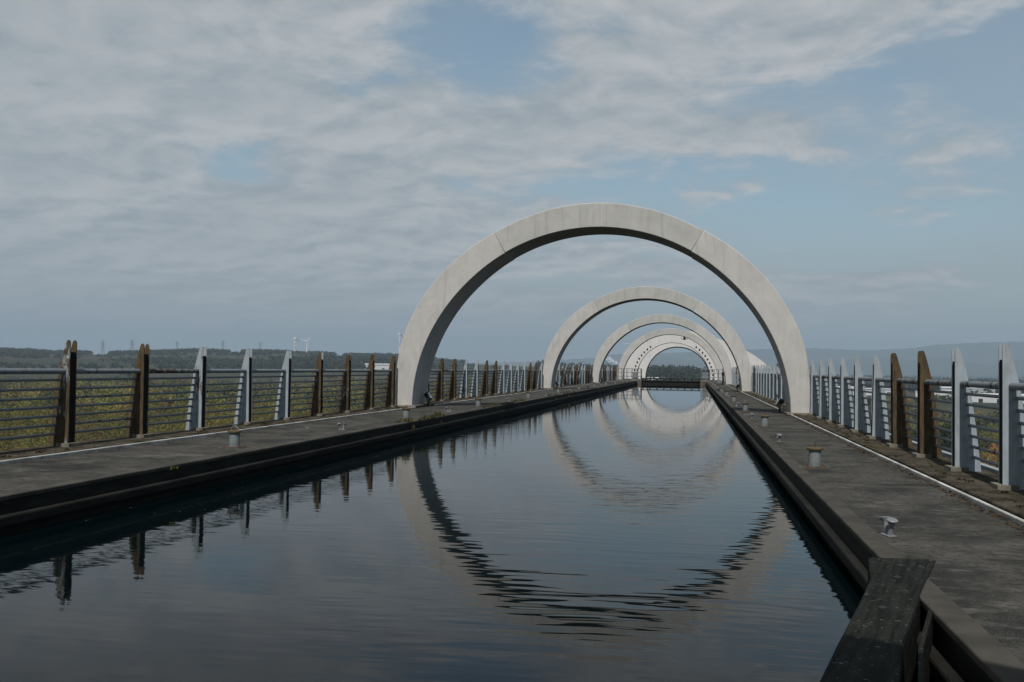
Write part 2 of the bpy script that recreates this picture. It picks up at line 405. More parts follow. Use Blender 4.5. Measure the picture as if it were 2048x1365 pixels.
# ------------------------------------------------------------------ walkways, trough, water
def walkway(side):
    e, s_, x_ = (EL, SL, XL) if side < 0 else (ER, SR, XR)
    nm = 'walkway_left' if side < 0 else 'walkway_right'
    sg = side
    root = build(nm, MB().box((e + sg*0.16, Y0, -0.30), (s_ - sg*0.03, YEND, 0.0)), 'deck_surface')
    tag(root, kind='structure')
    # coping nosing in cast lengths with open joints
    L = 6.2; y = Y0; k = 0
    proto = MB().box((e, 0.004, -0.045), (e + sg*0.175, L-0.004, 0.004)).mesh('coping_block', 'coping')
    while y < YEND - 1:
        c = obj('coping_block', proto, root, (0, y, 0))
        b = c.modifiers.new('bevel', 'BEVEL'); b.width = 0.010; b.segments = 2
        y += L
    build('trough_wall', MB().box((e + sg*0.03, Y0, -2.2), (e + sg*0.30, YEND, -0.303)).box((e + sg*0.012, Y0, -0.303), (e + sg*0.158, YEND, -0.0455)), 'trough_wall', root)  # face under the nosing: its unlit shade is put into the near-black colour
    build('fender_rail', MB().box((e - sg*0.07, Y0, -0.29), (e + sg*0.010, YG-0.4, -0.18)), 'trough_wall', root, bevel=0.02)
    # drain slot with gap shade put into its colour, white steel kerb, mossy outer kerb
    build('drain_slot', MB().box((s_ - sg*0.028, Y0, -0.12), (s_ + sg*0.16, YEND, -0.035)), 'gap_shade', root)
    km = MB(); y = Y0
    segs = []
    y = Y0
    for n in range(-1, 4):
        ya = A1 + n*AS
        if ya-0.35 > y: segs.append((y, ya-0.30))
        y = ya + AT + 0.30
    segs.append((y, YG + 6))
    for a, b_ in segs:
        build('white_kerb', MB().box((s_ + sg*0.005, a, -0.034), (s_ + sg*0.048, b_, 0.040)), 'kerb_white', root, bevel=0.008)
    build('outer_kerb', MB().box((s_ + sg*0.162, Y0, -0.35), (x_ + sg*0.46, YEND, 0.022)), 'mossy_concrete', root, bevel=0.02)
    build('edge_beam', MB().box((x_ + sg*0.465, Y0, -0.55), (x_ + sg*0.56, YEND, 0.065 if sg > 0 else -0.06)), 'post_paint', root, color=(0.15, 0.3, 0, 1))
    return root
WLK = walkway(-1); WRK = walkway(1)
water = build('water', MB().add([(EL+0.02, -30, HW), (ER-0.02, -30, HW), (ER-0.02, YG, HW), (EL+0.02, YG, HW)], [(0, 1, 2, 3)]), 'canal_water')
tag(water, kind='structure')
trough = build('trough_floor', MB().box((EL+0.2, Y0, -2.6), (ER-0.2, YEND, -2.2)), 'gate_timber'); tag(trough, kind='structure')

# ------------------------------------------------------------------ hoop arches
TH_O = [(-6, 6.37), (0, 6.38), (8, 6.46), (19, 6.59), (28, 6.585), (38, 6.56), (48, 6.51), (60, 6.45), (75, 6.465), (90, 6.48)]
TH_I = [(-6, 5.87), (0, 5.85), (8, 5.845), (18, 5.82), (31, 5.765), (45, 5.71), (60, 5.70), (75, 5.69), (90, 5.69)]
def rad(tab, deg):
    d = deg if deg <= 90 else 180-deg
    xs = [a for a, _ in tab]; ys = [b for _, b in tab]
    # smooth the table a little
    return float(np.mean([np.interp(d+q, xs, ys) for q in (-4, -2, 0, 2, 4)])) if d < 86 else float(np.interp(d, xs, ys))
def hoop_segment(a0, a1, ya, yb, inset=0.0, n=28, mitre=0.0):
    mb = MB(); vs = []
    for i in range(n+1):
        t = a0 + (a1-a0)*i/n
        k = 0.0
        for tab, sg in ((TH_O, -1), (TH_I, 1)):
            tt = t
            if mitre:      # the mitre is cut a little off the radius
                if i == 0 and mitre != 0: tt = t
            r = rad(tab, tt) + sg*inset
            x, z = r*math.cos(R(tt)), r*math.sin(R(tt))
            vs += [(x, ya, z), (x, yb, z)]
    fs = []
    for i in range(n):
        a = 4*i; b = a+4
        fs += [(a, b, b+1, a+1), (a+2, a+3, b+3, b+2), (a, a+2, b+2, b), (a+1, b+1, b+3, a+3)]
    fs += [(0, 1, 3, 2), (4*n, 4*n+2, 4*n+3, 4*n+1)]
    return mb.add(vs, fs)
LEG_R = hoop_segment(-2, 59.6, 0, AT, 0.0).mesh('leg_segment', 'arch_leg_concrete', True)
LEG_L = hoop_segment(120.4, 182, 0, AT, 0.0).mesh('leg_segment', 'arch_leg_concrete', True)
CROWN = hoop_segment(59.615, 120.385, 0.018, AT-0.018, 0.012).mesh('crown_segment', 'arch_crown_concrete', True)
FOOTM = {}
def arch(n):
    ya = A1 + n*AS
    names = {-1: 'concrete hoop arch standing over the camera that shades the near walkway', 0: 'nearest and largest pale concrete hoop arch over the canal',
             1: 'second pale concrete hoop arch from the camera', 2: 'third pale concrete hoop arch from the camera',
             3: 'fourth, farthest and smallest pale concrete hoop arch over the canal'}
    t = empty('concrete_arch', (AX, ya, 0)); tag(t, names[n], 'arch', 'concrete hoop arches over the canal')
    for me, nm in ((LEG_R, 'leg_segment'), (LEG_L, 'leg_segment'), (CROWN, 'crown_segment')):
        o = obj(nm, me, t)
        b = o.modifiers.new('bevel', 'BEVEL'); b.width = 0.022; b.segments = 2; b.limit_method = 'ANGLE'; b.angle_limit = R(50)
    if n <= 1:
        for ang in (88.6, 80.6):
            w_ = 0.028 if ang > 85 else 0.02
            mb = MB(); d = w_/6.0*90/math.pi
            pts = []
            for dd, rr in ((-d, 5.73), (d, 5.73), (d*1.3, 6.1), (d, 6.44), (-d, 6.44), (-d*0.8, 6.1)):
                aa = R(ang+dd); pts.append((rr*math.cos(aa), 0.010, rr*math.sin(aa)))
            mb.prism(pts, (0, 0.02, 0))
            build('sealant_joint', mb, 'sealant', t)
    for sg in (-1, 1):
        x0 = sg*5.72; x1 = sg*6.60
        build('plinth', MB().box((x0, -0.16, 0.006), (x1, AT+0.16, 0.075)), 'plinth_concrete', t, bevel=0.015)
    return t
for n in range(-1, 4): arch(n)

# ------------------------------------------------------------------ railings
RZ = [1.035 - 0.1375*k for k in range(7)]        # lower rails
def rail_u(z): return 0.138 + (1.03-z)*0.108
FIN = [(0, 0.02), (0, 1.60), (0.012, 1.632), (0.036, 1.645), (0.058, 1.628), (0.076, 1.58), (0.126, 1.39), (0.178, 1.17), (0.228, 0.84), (0.272, 0.50), (0.325, 0.02)]
def railing_meshes(sg):
    d = {}
    d['fin'] = MB().prism([(sg*u, -0.009, z) for u, z in FIN], (0, 0.018, 0)).mesh('fin_plate', 'post_paint')
    wm = MB().box((sg*0.008, -0.068, 0.02), (sg*0.022, 0.068, 1.46)).box((sg*0.02, -0.066, 0.02), (sg*0.21, 0.066, 0.045))  # web between the plates, coloured black for the shade in the gap
    d['post'] = wm.mesh('post', 'gap_shade')
    d['pad'] = MB().box((-sg*0.07, -0.17, 0.016), (sg*0.15, 0.17, 0.075)).mesh('base_pad', 'plinth_concrete')
    d['hand'] = MB().tube((0, 0.092, 0), (0, PP-0.092, 0), 0.042, n=12, cap=True).mesh('handrail', 'rail_paint', True)
    d['rails'] = []
    for z in RZ:
        v = 0.085
        d['rails'].append(MB().tube((0, v, 0), (0, PP-v, 0), 0.0205, n=8).mesh('rail', 'rail_paint', True))
    # one-piece post for the far spans
    fm = MB()
    for y in (-0.078, 0.078): fm.prism([(sg*u, y-0.009, z) for u, z in FIN], (0, 0.018, 0))
    fm.box((sg*0.03, -0.066, 0.02), (sg*0.05, 0.066, 1.46))
    d['far'] = fm.mesh('post', 'post_paint')
    return d
RUST_L = {-2: .5, -1: .6, 0: .74, 1: .70, 2: .50, 3: .14, 4: .16, 5: .64, 6: .66, 7: .72, 8: .70, 10: .5, 11: .78, 12: .8, 13: .5, 14: .1, 15: .85, 16: .85, 17: .25, 18: .12, 19: .4, 20: .15, 21: .8, 22: .82, 23: .12}
RUST_R = {-3: .2, -2: .2, -1: .15, 0: .10, 1: .14, 2: .93, 3: .90, 4: .34, 5: .22, 6: .1, 7: .25, 8: .08, 9: .05, 10: .6, 11: .8, 12: .75, 13: .3, 14: .12, 15: .5, 16: .1, 17: .1, 18: .2, 19: .1, 20: .1}
def railing(sg):
    X, p0, RU = (XL, P0L, RUST_L) if sg < 0 else (XR, P0R, RUST_R)
    D = railing_meshes(sg)
    sname = 'left' if sg < 0 else 'right'
    lo = [-40.0] + [A1+n*AS+AT for n in range(0, 4)]
    hi = [A1+n*AS for n in range(0, 4)] + [137.0]
    lab = ['before the nearest arch', 'between the nearest and the second arch', 'between the second and the third arch', 'between the third and the farthest arch', 'beyond the farthest arch']
    for si in range(5):
        idx = [i for i in range(-3, 62) if lo[si]+0.08 < p0+i*PP < hi[si]-0.05]
        if not idx: continue
        ys = [p0+i*PP for i in idx]
        root = empty('railing', (X, ys[0], 0))
        tag(root, f'steel railing with pointed posts on the {sname} walkway, {lab[si]}', 'railing', 'steel railings of the walkways')
        detailed = si <= 1
        farrails = MB()
        for i, y in zip(idx, ys):
            ru = RU.get(i, random.choice([.1, .15, .3, .55, .75, .8] if sg < 0 else [.08, .1, .15, .2, .5, .7]))
            colr = (ru, random.random(), 0, 1); ly = y-ys[0]
            if detailed:
                p = obj('post', D['post'], root, (0, ly, 0), color=colr); p.rotation_euler = (random.gauss(0, .004), random.gauss(0, .006), random.gauss(0, .015))
                for q in (-0.078, 0.078):
                    c2 = (min(1, max(0, ru + (random.uniform(-.12, .12) if q < 0 else random.uniform(-.25, .15)))), random.random(), 0, 1)
                    obj('fin_plate', D['fin'], p, (0, q, 0), color=c2)
                pd = obj('base_pad', D['pad'], p, rz=random.uniform(-.03, .03))
            else:
                obj('post', D['far'], root, (0, ly, 0), color=colr)
            if i == idx[-1]: continue
            if detailed:
                obj('handrail', D['hand'], root, (sg*0.098, ly, 1.165), color=(0.30+0.25*random.random(), random.random(), 0, 1))
                for z, me in zip(RZ, D['rails']):
                    obj('rail', me, root, (sg*rail_u(z), ly, z), color=(0.12+0.35*random.random(), random.random(), 0, 1))
            else:
                farrails.tube((sg*0.098, ly+0.09, 1.165), (sg*0.098, ly+PP-0.09, 1.165), 0.042, n=6)
                for z in RZ: farrails.tube((sg*rail_u(z), ly+0.085, z), (sg*rail_u(z), ly+PP-0.085, z), 0.0205, n=5)
        if farrails.v:
            o = build('rails', farrails, 'rail_paint', root, color=(0.3, 0.5, 0, 1)); o['kind'] = 'stuff'
railing(-1); railing(1)

# ------------------------------------------------------------------ mooring bollards and cleats
def bollard_meshes():
    d = {}
    d['body'] = MB().lathe([(0.082, 0.012), (0.082, 0.235), (0.078, 0.240)], n=24).mesh('body', 'bollard_grey', True)
    d['cap'] = MB().lathe([(0.030, 0.238), (0.108, 0.240), (0.111, 0.248), (0.111, 0.262), (0.104, 0.270), (0.02, 0.274)], n=24).mesh('cap', 'bollard_cap', True)
    d['pin'] = MB().tube((0, 0, 0.27), (0, 0, 0.345), 0.011, 0.009, 8).mesh('pin', 'rusty_steel', True)
    arc = [(0.062*math.cos(t), 0, 0.272+0.068*math.sin(t)) for t in np.linspace(0, math.pi, 11)]
    d['loop'] = MB().path(arc, 0.009, 7).mesh('lifting_loop', 'galvanised', True)
    d['base'] = MB().box((-0.15, -0.15, 0.0), (0.15, 0.15, 0.016)).mesh('base_plate', 'rusty_steel')
    d['nut'] = MB().lathe([(0.016, 0.015), (0.016, 0.032), (0.006, 0.036)], n=6).mesh('bolt', 'rusty_steel')
    d['pad'] = MB().box((-0.21, -0.19, 0.001), (0.20, 0.19, 0.006)).mesh('grout_pad', 'grout')
    return d
BD = bollard_meshes()
def bollard(x, y, label, loop):
    t = empty('mooring_bollard', (x, y, 0.0), random.uniform(-.06, .06)); tag(t, label, 'bollard', 'mooring bollards on the walkways')
    obj('grout_pad', BD['pad'], t); b = obj('base_plate', BD['base'], t)
    for a in (-.115, .115):
        for c in (-.115, .115): obj('bolt', BD['nut'], b, (a, c, 0))
    obj('body', BD['body'], t); obj('cap', BD['cap'], t)
    obj('lifting_loop' if loop else 'pin', BD['loop' if loop else 'pin'], t, rz=random.uniform(-.6, .6))
def cleat_meshes():
    d = {}
    d['base'] = MB().lathe([(0.062, 0.0), (0.066, 0.006), (0.066, 0.016), (0.05, 0.024)], n=18).mesh('base_plate', 'galvanised', True)
    prof = [(0.026, 0.0), (0.021, 0.03), (0.020, 0.085), (0.028, 0.112), (0.047, 0.128), (0.050, 0.136), (0.044, 0.141), (0.01, 0.142)]
    m = MB().lathe(prof, n=16); d['horn'] = m.mesh('horn', 'galvanised', True)
    d['nut'] = MB().lathe([(0.010, 0.014), (0.010, 0.028), (0.004, 0.031)], n=6).mesh('bolt', 'galvanised')
    d['plate'] = MB().box((-0.045, -0.095, 0.0), (0.045, 0.095, 0.016)).mesh('base_plate', 'galvanised')
    return d
CD = cleat_meshes()
def cleat(x, y, label, rz):
    t = empty('mooring_cleat', (x, y, 0.0), rz); t.scale = (.80,)*3; tag(t, label, 'cleat', 'mooring cleats on the walkways')
    b = obj('base_plate', CD['plate'], t)
    bv = b.modifiers.new('bevel', 'BEVEL'); bv.width = 0.006
    for s in (-1, 1):
        h = obj('horn', CD['horn'], t, (0, s*0.033, 0.012)); h.rotation_euler = (-s*R(16), 0, 0); h.scale = (1.15, 1.15, 1.2)
        obj('bolt', CD['nut'], b, (0.0, s*0.08, 0.0))
by = [14.12, 24.0, 33.0, 42.6, 52.2, 61.8, 71.4, 81.0, 90.6, 100.2]
cy = [8.39, 19.0, 27.9, 37.3, 47.0, 56.6, 66.2, 75.8]
for k, y in enumerate(by):
    bollard(1.62, y, f'{ORD[k]} grey mooring bollard with brown cap along the right walkway', k % 3 == 2)
    bollard(-7.07, y + (0.45 if k == 0 else -0.6 if k == 2 else 0), f'{ORD[k]} grey mooring bollard with brown cap along the left walkway', k == 0 or k == 4)
for k, y in enumerate(cy):
    cleat(1.53, y, f'{ORD[k]} small galvanised twin-horn mooring cleat on the right walkway', R(random.uniform(5, 40)) if k else R(16))
    if k: cleat(-7.0, y+0.2, f'{ORD[k-1]} small galvanised twin-horn mooring cleat on the left walkway', R(random.uniform(-70, -20)))

# ------------------------------------------------------------------ floodlights at the arch feet
def floodlight(n, sg):
    ya = A1 + n*AS + 1.15
    x = AX + sg*5.62
    t = empty('floodlight', (x, ya, 0.0), 0); lab = ['nearest', 'second', 'third'][n]
    tag(t, f'small tilted floodlight at the {"left" if sg < 0 else "right"} foot of the {lab} arch', 'floodlight', 'floodlights at the arch feet')
    build('bracket', MB().box((-0.03, -0.03, 0.0), (0.03, 0.03, 0.16)).box((-0.02, -0.17, 0.15), (0.02, 0.17, 0.18)).box((-0.02, -0.17, 0.18), (0.02, -0.155, 0.34)).box((-0.02, 0.155, 0.18), (0.02, 0.17, 0.34)), 'lamp_black', t)
    h = build('housing', MB().box((-0.07, -0.15, -0.13), (0.06, 0.15, 0.13)), 'lamp_black', t, (0, 0, 0.33), bevel=0.02)
    h.rotation_euler = (0, -sg*R(-38) if sg < 0 else R(-142), 0)
    build('glass', MB().box((0.064, -0.135, -0.115), (0.075, 0.135, 0.115)), 'lamp_glass', h)
    build('visor', MB().box((0.062, -0.15, 0.125), (0.16, 0.15, 0.135)), 'galvanised', h)
for n in range(3):
    for sg in (-1, 1): floodlight(n, sg)

# ------------------------------------------------------------------ old timber beam lying from the right walkway over the water
def beam():
    t = empty('stop_beam', (0, 0, 0)); tag(t, 'dark weathered timber beam running from the right walkway over the water, bottom right', 'beam')
    # main baulk
    a = [(1.20, 7.34), (1.66, 7.36), (1.36, 6.36), (1.00, 5.1), (0.74, 3.9), (0.50, 2.6), (0.02, 2.6), (0.40, 3.9), (0.68, 5.0), (0.93, 5.95), (1.10, 6.62)]
    mb = MB().prism([(x, y, 0.012) for x, y in a], (0, 0, -0.38))
    build('main_timber', mb, 'old_timber', t, bevel=0.02)
    # side plank with an open slit
    b = [(1.405, 6.33), (1.43, 6.31), (1.09, 5.10), (0.84, 3.9), (0.60, 2.6), (0.575, 2.6), (0.815, 3.9), (1.065, 5.10)]
    build('side_plank', MB().prism([(x, y, -0.012) for x, y in b], (0, 0, -0.30)), 'old_timber', t, bevel=0.006)
    for x, y in ((1.36, 7.02), (1.26, 6.62), (1.02, 5.75)):
        build('bolt_head', MB().lathe([(0.026, 0.008), (0.026, 0.020), (0.012, 0.026)], n=8), 'dark_steel', t, (x, y, 0))
beam()

# ------------------------------------------------------------------ far end: lock gate, platforms, boat-lift wheel
def gate():
    t = empty('lock_gate', (0, YG, HW)); tag(t, 'low dark lock gate closing the far end of the canal', 'lock gate')
    build('gate_leaf', MB().box((-6.05, -0.15, -0.2), (0.65, 0.15, 0.42)), 'gate_timber', t)
    build('top_walkway', MB().box((-6.1, -0.22, 0.60), (0.7, 0.22, 0.72)), 'dark_steel', t)
    for x in np.linspace(-5.9, 0.5, 9): build('strut', MB().box((x-0.06, -0.1, 0.42), (x+0.06, 0.1, 0.60)), 'dark_steel', t)
    build('lower_rail', MB().box((-6.0, -0.26, 0.36), (0.6, -0.155, 0.46)), 'dark_steel', t)
gate()
def platform(sg):
    x0, x1 = (-9.0, -6.05) if sg < 0 else (0.65, 3.3)
    t = empty('gate_platform', ((x0+x1)/2, YG, 0))
    tag(t, f'stone abutment with steel handrails at the {"left" if sg < 0 else "right"} end of the lock gate', 'platform')
    hw = (x1-x0)/2
    build('abutment', MB().box((-hw, -0.7, -1.5), (hw, 2.0, 0.02 if sg > 0 else 0.03)), 'stone_brown', t, bevel=0.04)
    for j, y in enumerate((-0.55, 1.8)):
        for x in np.linspace(-hw+0.1, hw-0.1, 6):
            build('handrail_post', MB().tube((x, y, 0), (x, y, 1.4), 0.035, n=6), 'galvanised', t)
        for z in (0.5, 0.95, 1.4):
            build('handrail', MB().tube((-hw+0.1, y, z), (hw-0.1, y, z), 0.03, n=6), 'galvanised', t)
    for y in np.linspace(-0.4, 1.6, 4):
        xx = (hw-0.1) if sg < 0 else (-hw+0.1)
        build('handrail_post', MB().tube((xx, y, 0), (xx, y, 1.4), 0.03, n=6), 'galvanised', t)
    cx = hw-0.75 if sg < 0 else -hw+0.6
    build('control_cabinet', MB().box((cx-0.35, 0.3, 0.02), (cx+0.3, 0.9, 1.05)), 'galvanised', t, bevel=0.02)
platform(-1); platform(1)
t = empty('control_pedestal', (2.72, 99.5, 0)); tag(t, 'slim dark control pedestal on the right walkway before the farthest arch', 'pedestal')
build('column', MB().lathe([(0.16, 0), (0.16, 0.04), (0.07, 0.06), (0.065, 0.8)], n=12), 'lamp_black', t)
build('head', MB().box((-0.12, -0.1, 0.8), (0.12, 0.1, 1.15)), 'lamp_black', t, bevel=0.03)
build('sign_panel', MB().box((-0.55, -0.04, 0.10), (-0.2, 0.04, 0.42)), 'galvanised', t)

def wheel():
    t = empty('boat_lift_wheel', (AX, 144, 0)); tag(t, 'white ring-shaped arms of the boat lift wheel with a pointed beak, behind the arches', 'boat lift')
    def arm(y, rin, th, mat, cz):
        n = 72; outer = []; inner = []
        beak = [(6.2, 5.85), (8.2, 5.05), (10.2, 4.15), (12.0, 3.05), (13.4, 1.85), (14.4, 0.4), (14.8, -1.2), (13.2, -1.8), (10.5, -2.4), (8.0, -3.6)]
        for i in range(n):
            a = -math.pi*0.16 + (math.pi*2*i/n)
            inner.append((rin*math.cos(a), rin*math.sin(a)+cz))
            ca, sa = math.cos(a), math.sin(a)
            ro = 7.05
            # ray / beak outline
            best = ro
            pts = [(0.9, 6.98), (3.2, 6.75)] + beak + [(5.5, -4.6)]
            for (x1, z1), (x2, z2) in zip(pts, pts[1:]):
                dx, dz = x2-x1, z2-z1
                den = ca*dz - sa*dx
                if abs(den) < 1e-9: continue
                s_ = (x1*dz - z1*dx)/den; u_ = (x1*sa - z1*ca)/den
                if s_ > 0 and -1e-6 <= u_ <= 1.000001: best = max(best, s_)
            outer.append((best*ca, best*sa))
        mb = MB(); vs = []
        for (xo, zo), (xi, zi) in zip(outer, inner): vs += [(xo, 0, zo), (xo, th, zo), (xi, 0, zi), (xi, th, zi)]
        fs = []
        for i in range(n):
            a = 4*i; b = 4*((i+1) % n)
            fs += [(a, b, b+1, a+1), (a+2, a+3, b+3, b+2), (a, a+2, b+2, b), (a+1, b+1, b+3, a+3)]
        mb.add(vs, fs)
        return build('wheel_arm', mb, mat, t, (0, y-144, 0))
    a1 = arm(144, 5.16, 0.35, 'wheel_white', 0.0)
    bm_ = MB().tube((0, -0.05, 0), (0, 0.06, 0), 0.12, n=8).mesh('bolt', 'lamp_black')
    for sg in (-1, 1):
        for k in range(10):
            a = R(1 + 6.0*k); obj('bolt', bm_, a1, (sg*5.62*math.cos(a), -0.02, 5.62*math.sin(a)))
    rim = MB()
    arc = [(5.19*math.cos(R(q)), -0.03, 5.19*math.sin(R(q))) for q in range(-4, 186, 4)]
    build('rim_seal', rim.path(arc, 0.035, 6), 'dark_steel', a1)
    a2 = arm(181, 5.62, 2.6, 'wheel_white', -0.2)
    arc = [(5.62*math.cos(R(q)), 0.0, 5.62*math.sin(R(q))-0.2) for q in range(-4, 186, 4)]
    build('rim_seal', MB().path(arc, 0.11, 6), 'dark_steel', a2)
    build('axle', MB().tube((0, 2.0, -14), (0, 36, -14), 2.0, n=24), 'wheel_white', t, smooth=True)
wheel()
t = empty('arch_lamp', (AX+1.75, A1+3*AS-0.02, 5.25)); tag(t, 'small dark lamp on a curved bracket hung from the farthest arch', 'lamp')
build('bracket', MB().path([(-0.45, 0, 0.05), (-0.3, 0, -0.12), (0, 0, -0.18), (0.3, 0, -0.12), (0.45, 0, 0.05)], 0.035, 6), 'lamp_black', t)
build('lamp_head', MB().lathe([(0.05, -0.2), (0.16, -0.1), (0.14, 0.12), (0.04, 0.24)], n=12), 'lamp_black', t)

# ------------------------------------------------------------------ weeds, leaves
def blades(name, spots, label, cols, hgt, spread, parent=None, nper=26):
    vs = []; fs = []; cl = []
    for (x, y, z, s) in spots:
        for _ in range(nper):
            a = random.uniform(0, 6.28); d = random.random()**0.7*spread*s
            bx_, by_ = x+d*math.cos(a), y+d*math.sin(a)*1.5
            h = hgt*s*random.uniform(.45, 1); la = random.uniform(0, 6.28); ln = h*random.uniform(.2, .8); wd = 0.006+0.006*random.random()
            o = len(vs); tx, ty = math.cos(la), math.sin(la)
            vs += [(bx_-wd*ty, by_+wd*tx, z), (bx_+wd*ty, by_-wd*tx, z), (bx_+ln*.5*tx+wd*ty*.7, by_+ln*.5*ty-wd*tx*.7, z+h*.65), (bx_+ln*.5*tx-wd*ty*.7, by_+ln*.5*ty+wd*tx*.7, z+h*.65), (bx_+ln*tx, by_+ln*ty, z+h)]
            fs += [(o, o+1, o+2, o+3), (o+3, o+2, o+4)]
            c = random.choice(cols); f = random.uniform(.7, 1.25); cl += [tuple(q*f for q in c)]*5
    me = bpy.data.meshes.new(name); me.from_pydata(vs, [], fs); me.materials.append(MATS['foliage'])
    at = me.color_attributes.new('tint', 'FLOAT_COLOR', 'POINT')
    at.data.foreach_set('color', np.array([(*c, 1) for c in cl], dtype=np.float32).ravel())
    o = obj(name, me); tag(o, label, 'grass', kind='stuff'); return o
GR = [(0.075, 0.085, 0.022), (0.10, 0.082, 0.035), (0.13, 0.10, 0.05), (0.05, 0.06, 0.018)]
sp = []
for _ in range(60):
    y = random.choice([random.uniform(22, 26), random.uniform(31, 36), random.uniform(33, 40), random.uniform(46, 56)])
    sp.append((EL - random.uniform(0.0, 0.16), y, random.choice([0.0, 0.0, -0.16]), random.uniform(.5, 1.2)))
blades('grass_tufts', sp, 'short dry grass tufts along the left canal edge', GR, 0.13, 0.10)
sp = [(SL - random.uniform(0.18, 0.6), random.uniform(9, 70), 0.02, random.uniform(.4, .9)) for _ in range(120)] + \
     [(SR + random.uniform(0.18, 0.55), random.uniform(8, 60), 0.02, random.uniform(.3, .7)) for _ in range(90)]
blades('moss_tufts', sp, 'moss and low weeds on the outer kerbs under the railings', [(0.05, 0.05, 0.018), (0.09, 0.07, 0.03), (0.035, 0.035, 0.015)], 0.06, 0.10, nper=18)
yw = [(EL-0.0, 11.75+0.035*k, -0.05, 0.55) for k in range(4)]
blades('yellow_weed', yw, 'small yellow-green weed growing from the left canal wall', [(0.13, 0.13, 0.025), (0.09, 0.10, 0.02)], 0.10, 0.04, nper=12)
# fallen leaves gathered in the drain slots
def litter():
    vs = []; fs = []
    for sg, s_, n in ((1, SR, 2600), (-1, SL, 1500)):
        for _ in range(n):
            y = 7 + 60*random.random()**1.6; x = s_ - sg*abs(random.gauss(0.0, 0.07)) if random.random() < .75 else s_ + sg*random.uniform(0.06, 0.6)
            z = (0.006 if (x - s_)*sg < -0.03 else -0.03 if (x-s_)*sg < 0.16 else 0.028) + random.uniform(0, 0.012)
            a = random.uniform(0, 6.28); L = random.uniform(.012, .034); B = L*.55; tl = random.uniform(-.012, .012)
            ca, sa = math.cos(a), math.sin(a); o = len(vs)
            for (p_, q_, w_) in ((-L, 0, 0), (0, -B, tl), (L, 0, 0.004), (0, B, tl+.006)): vs.append((x+p_*ca-q_*sa, y+p_*sa+q_*ca, z+w_))
            fs.append((o, o+1, o+2, o+3))
    for _ in range(70):
        sd_ = random.random() < .6; x = (EL+0.1+abs(random.gauss(0, .5))) if sd_ else (ER-0.1-abs(random.gauss(0, .35))); y = random.uniform(9, 40); L = random.uniform(.012, .03); a = random.uniform(0, 6.28); o = len(vs)
        for p_, q_ in ((-L, 0), (0, -L*.5), (L, 0), (0, L*.5)): vs.append((x+p_*math.cos(a)-q_*math.sin(a), y+p_*math.sin(a)+q_*math.cos(a), HW+0.004))
        fs.append((o, o+1, o+2, o+3))
    me = bpy.data.meshes.new('fallen_leaves'); me.from_pydata(vs, [], fs); me.materials.append(MATS['dead_leaf'])
    o = obj('fallen_leaves', me); tag(o, 'brown fallen leaves and grit gathered along the white kerbs', 'leaves', kind='stuff')
litter()

# ------------------------------------------------------------------ terrain
RIDGE = [(-180, 0.004), (-60, 0.010), (-45, 0.010), (-37.6, 0.0085), (-36.2, 0.0075), (-35.2, 0.0068), (-34.1, 0.0078), (-32.9, 0.0068), (-30.6, 0.0092), (-27.8, 0.0105), (-26.1, 0.0098), (-25.2, 0.0105), (-21.3, 0.0105), (-20.2, 0.0095), (-17.4, 0.0095), (-14.5, 0.0045), (-12.2, 0.0025), (-8.8, 0.001), (-6, -0.004), (0, -0.0085), (180, -0.0085)]
RT = np.array([a for a, _ in RIDGE]); RE = np.array([b for _, b in RIDGE])
def smst(x, a, b):
    t_ = np.clip((x-a)/(b-a), 0, 1); return t_*t_*(3-2*t_)
def ground_z(x, y):
    x = np.asarray(x, float); y = np.asarray(y, float)
    r = np.hypot(x, y); th = np.degrees(np.arctan2(x, y))
    e = np.interp(th, RT, RE)
    base = -24.0 + 2.2*np.sin(x/90+1.3)*np.cos(y/120) * smst(r, 60, 300) + 1.2*np.sin(x/37+.5)*np.sin(y/41)*smst(r, 40, 160)
    top = 1.3 + e*2600
    z = base + (top + 24.0 - 0.0)*smst(r, 750, 2600)*np.where(e > -0.0085, 1.0, 0.0)
    z = np.where(r > 2600, z - (r-2600)*0.010*(e > -0.0084), z)
    z = np.maximum(z, -26.5)
    # low rise with woods straight ahead
    z = z + 11.0*np.exp(-((th+1.5)/6.0)**2)*smst(r, 700, 1150)*(1-smst(r, 2200, 3000))
    return z
def terrain():
    th = np.concatenate([np.arange(-180, -50, 6), np.arange(-50, 30, 0.5), np.arange(30, 180, 6)])
    rr = np.concatenate([[0.5], np.geomspace(12, 14500, 110)])
    T, RRr = np.meshgrid(np.radians(th), rr, indexing='ij')
    X = RRr*np.sin(T); Y = RRr*np.cos(T); Z = ground_z(X, Y)
    n, k = T.shape
    V = np.stack([X, Y, Z], -1).reshape(-1, 3)
    i, j = np.meshgrid(np.arange(n), np.arange(k-1), indexing='ij'); i2 = (i+1) % n
    F = np.stack([i*k+j, i2*k+j, i2*k+j+1, i*k+j+1], -1).reshape(-1, 4)
    me = bpy.data.meshes.new('ground'); me.from_pydata(V.tolist(), [], F.tolist()); me.materials.append(MATS['farmland']); me.shade_smooth()
    o = obj('ground', me); tag(o, kind='structure')
terrain()
MOUNT = [(-60, 0.003), (-22, 0.004), (-14, 0.0045), (-11.1, 0.005), (-7.4, 0.0092), (-5.75, 0.0110), (-4.47, 0.0152), (-1.4, 0.0171), (3.2, 0.0212), (6.3, 0.0226), (9.2, 0.0210), (11.4, 0.0230), (12.7, 0.0264), (15.1, 0.0287), (16.8, 0.0292), (22, 0.031), (30, 0.026), (45, 0.015), (60, 0.006)]
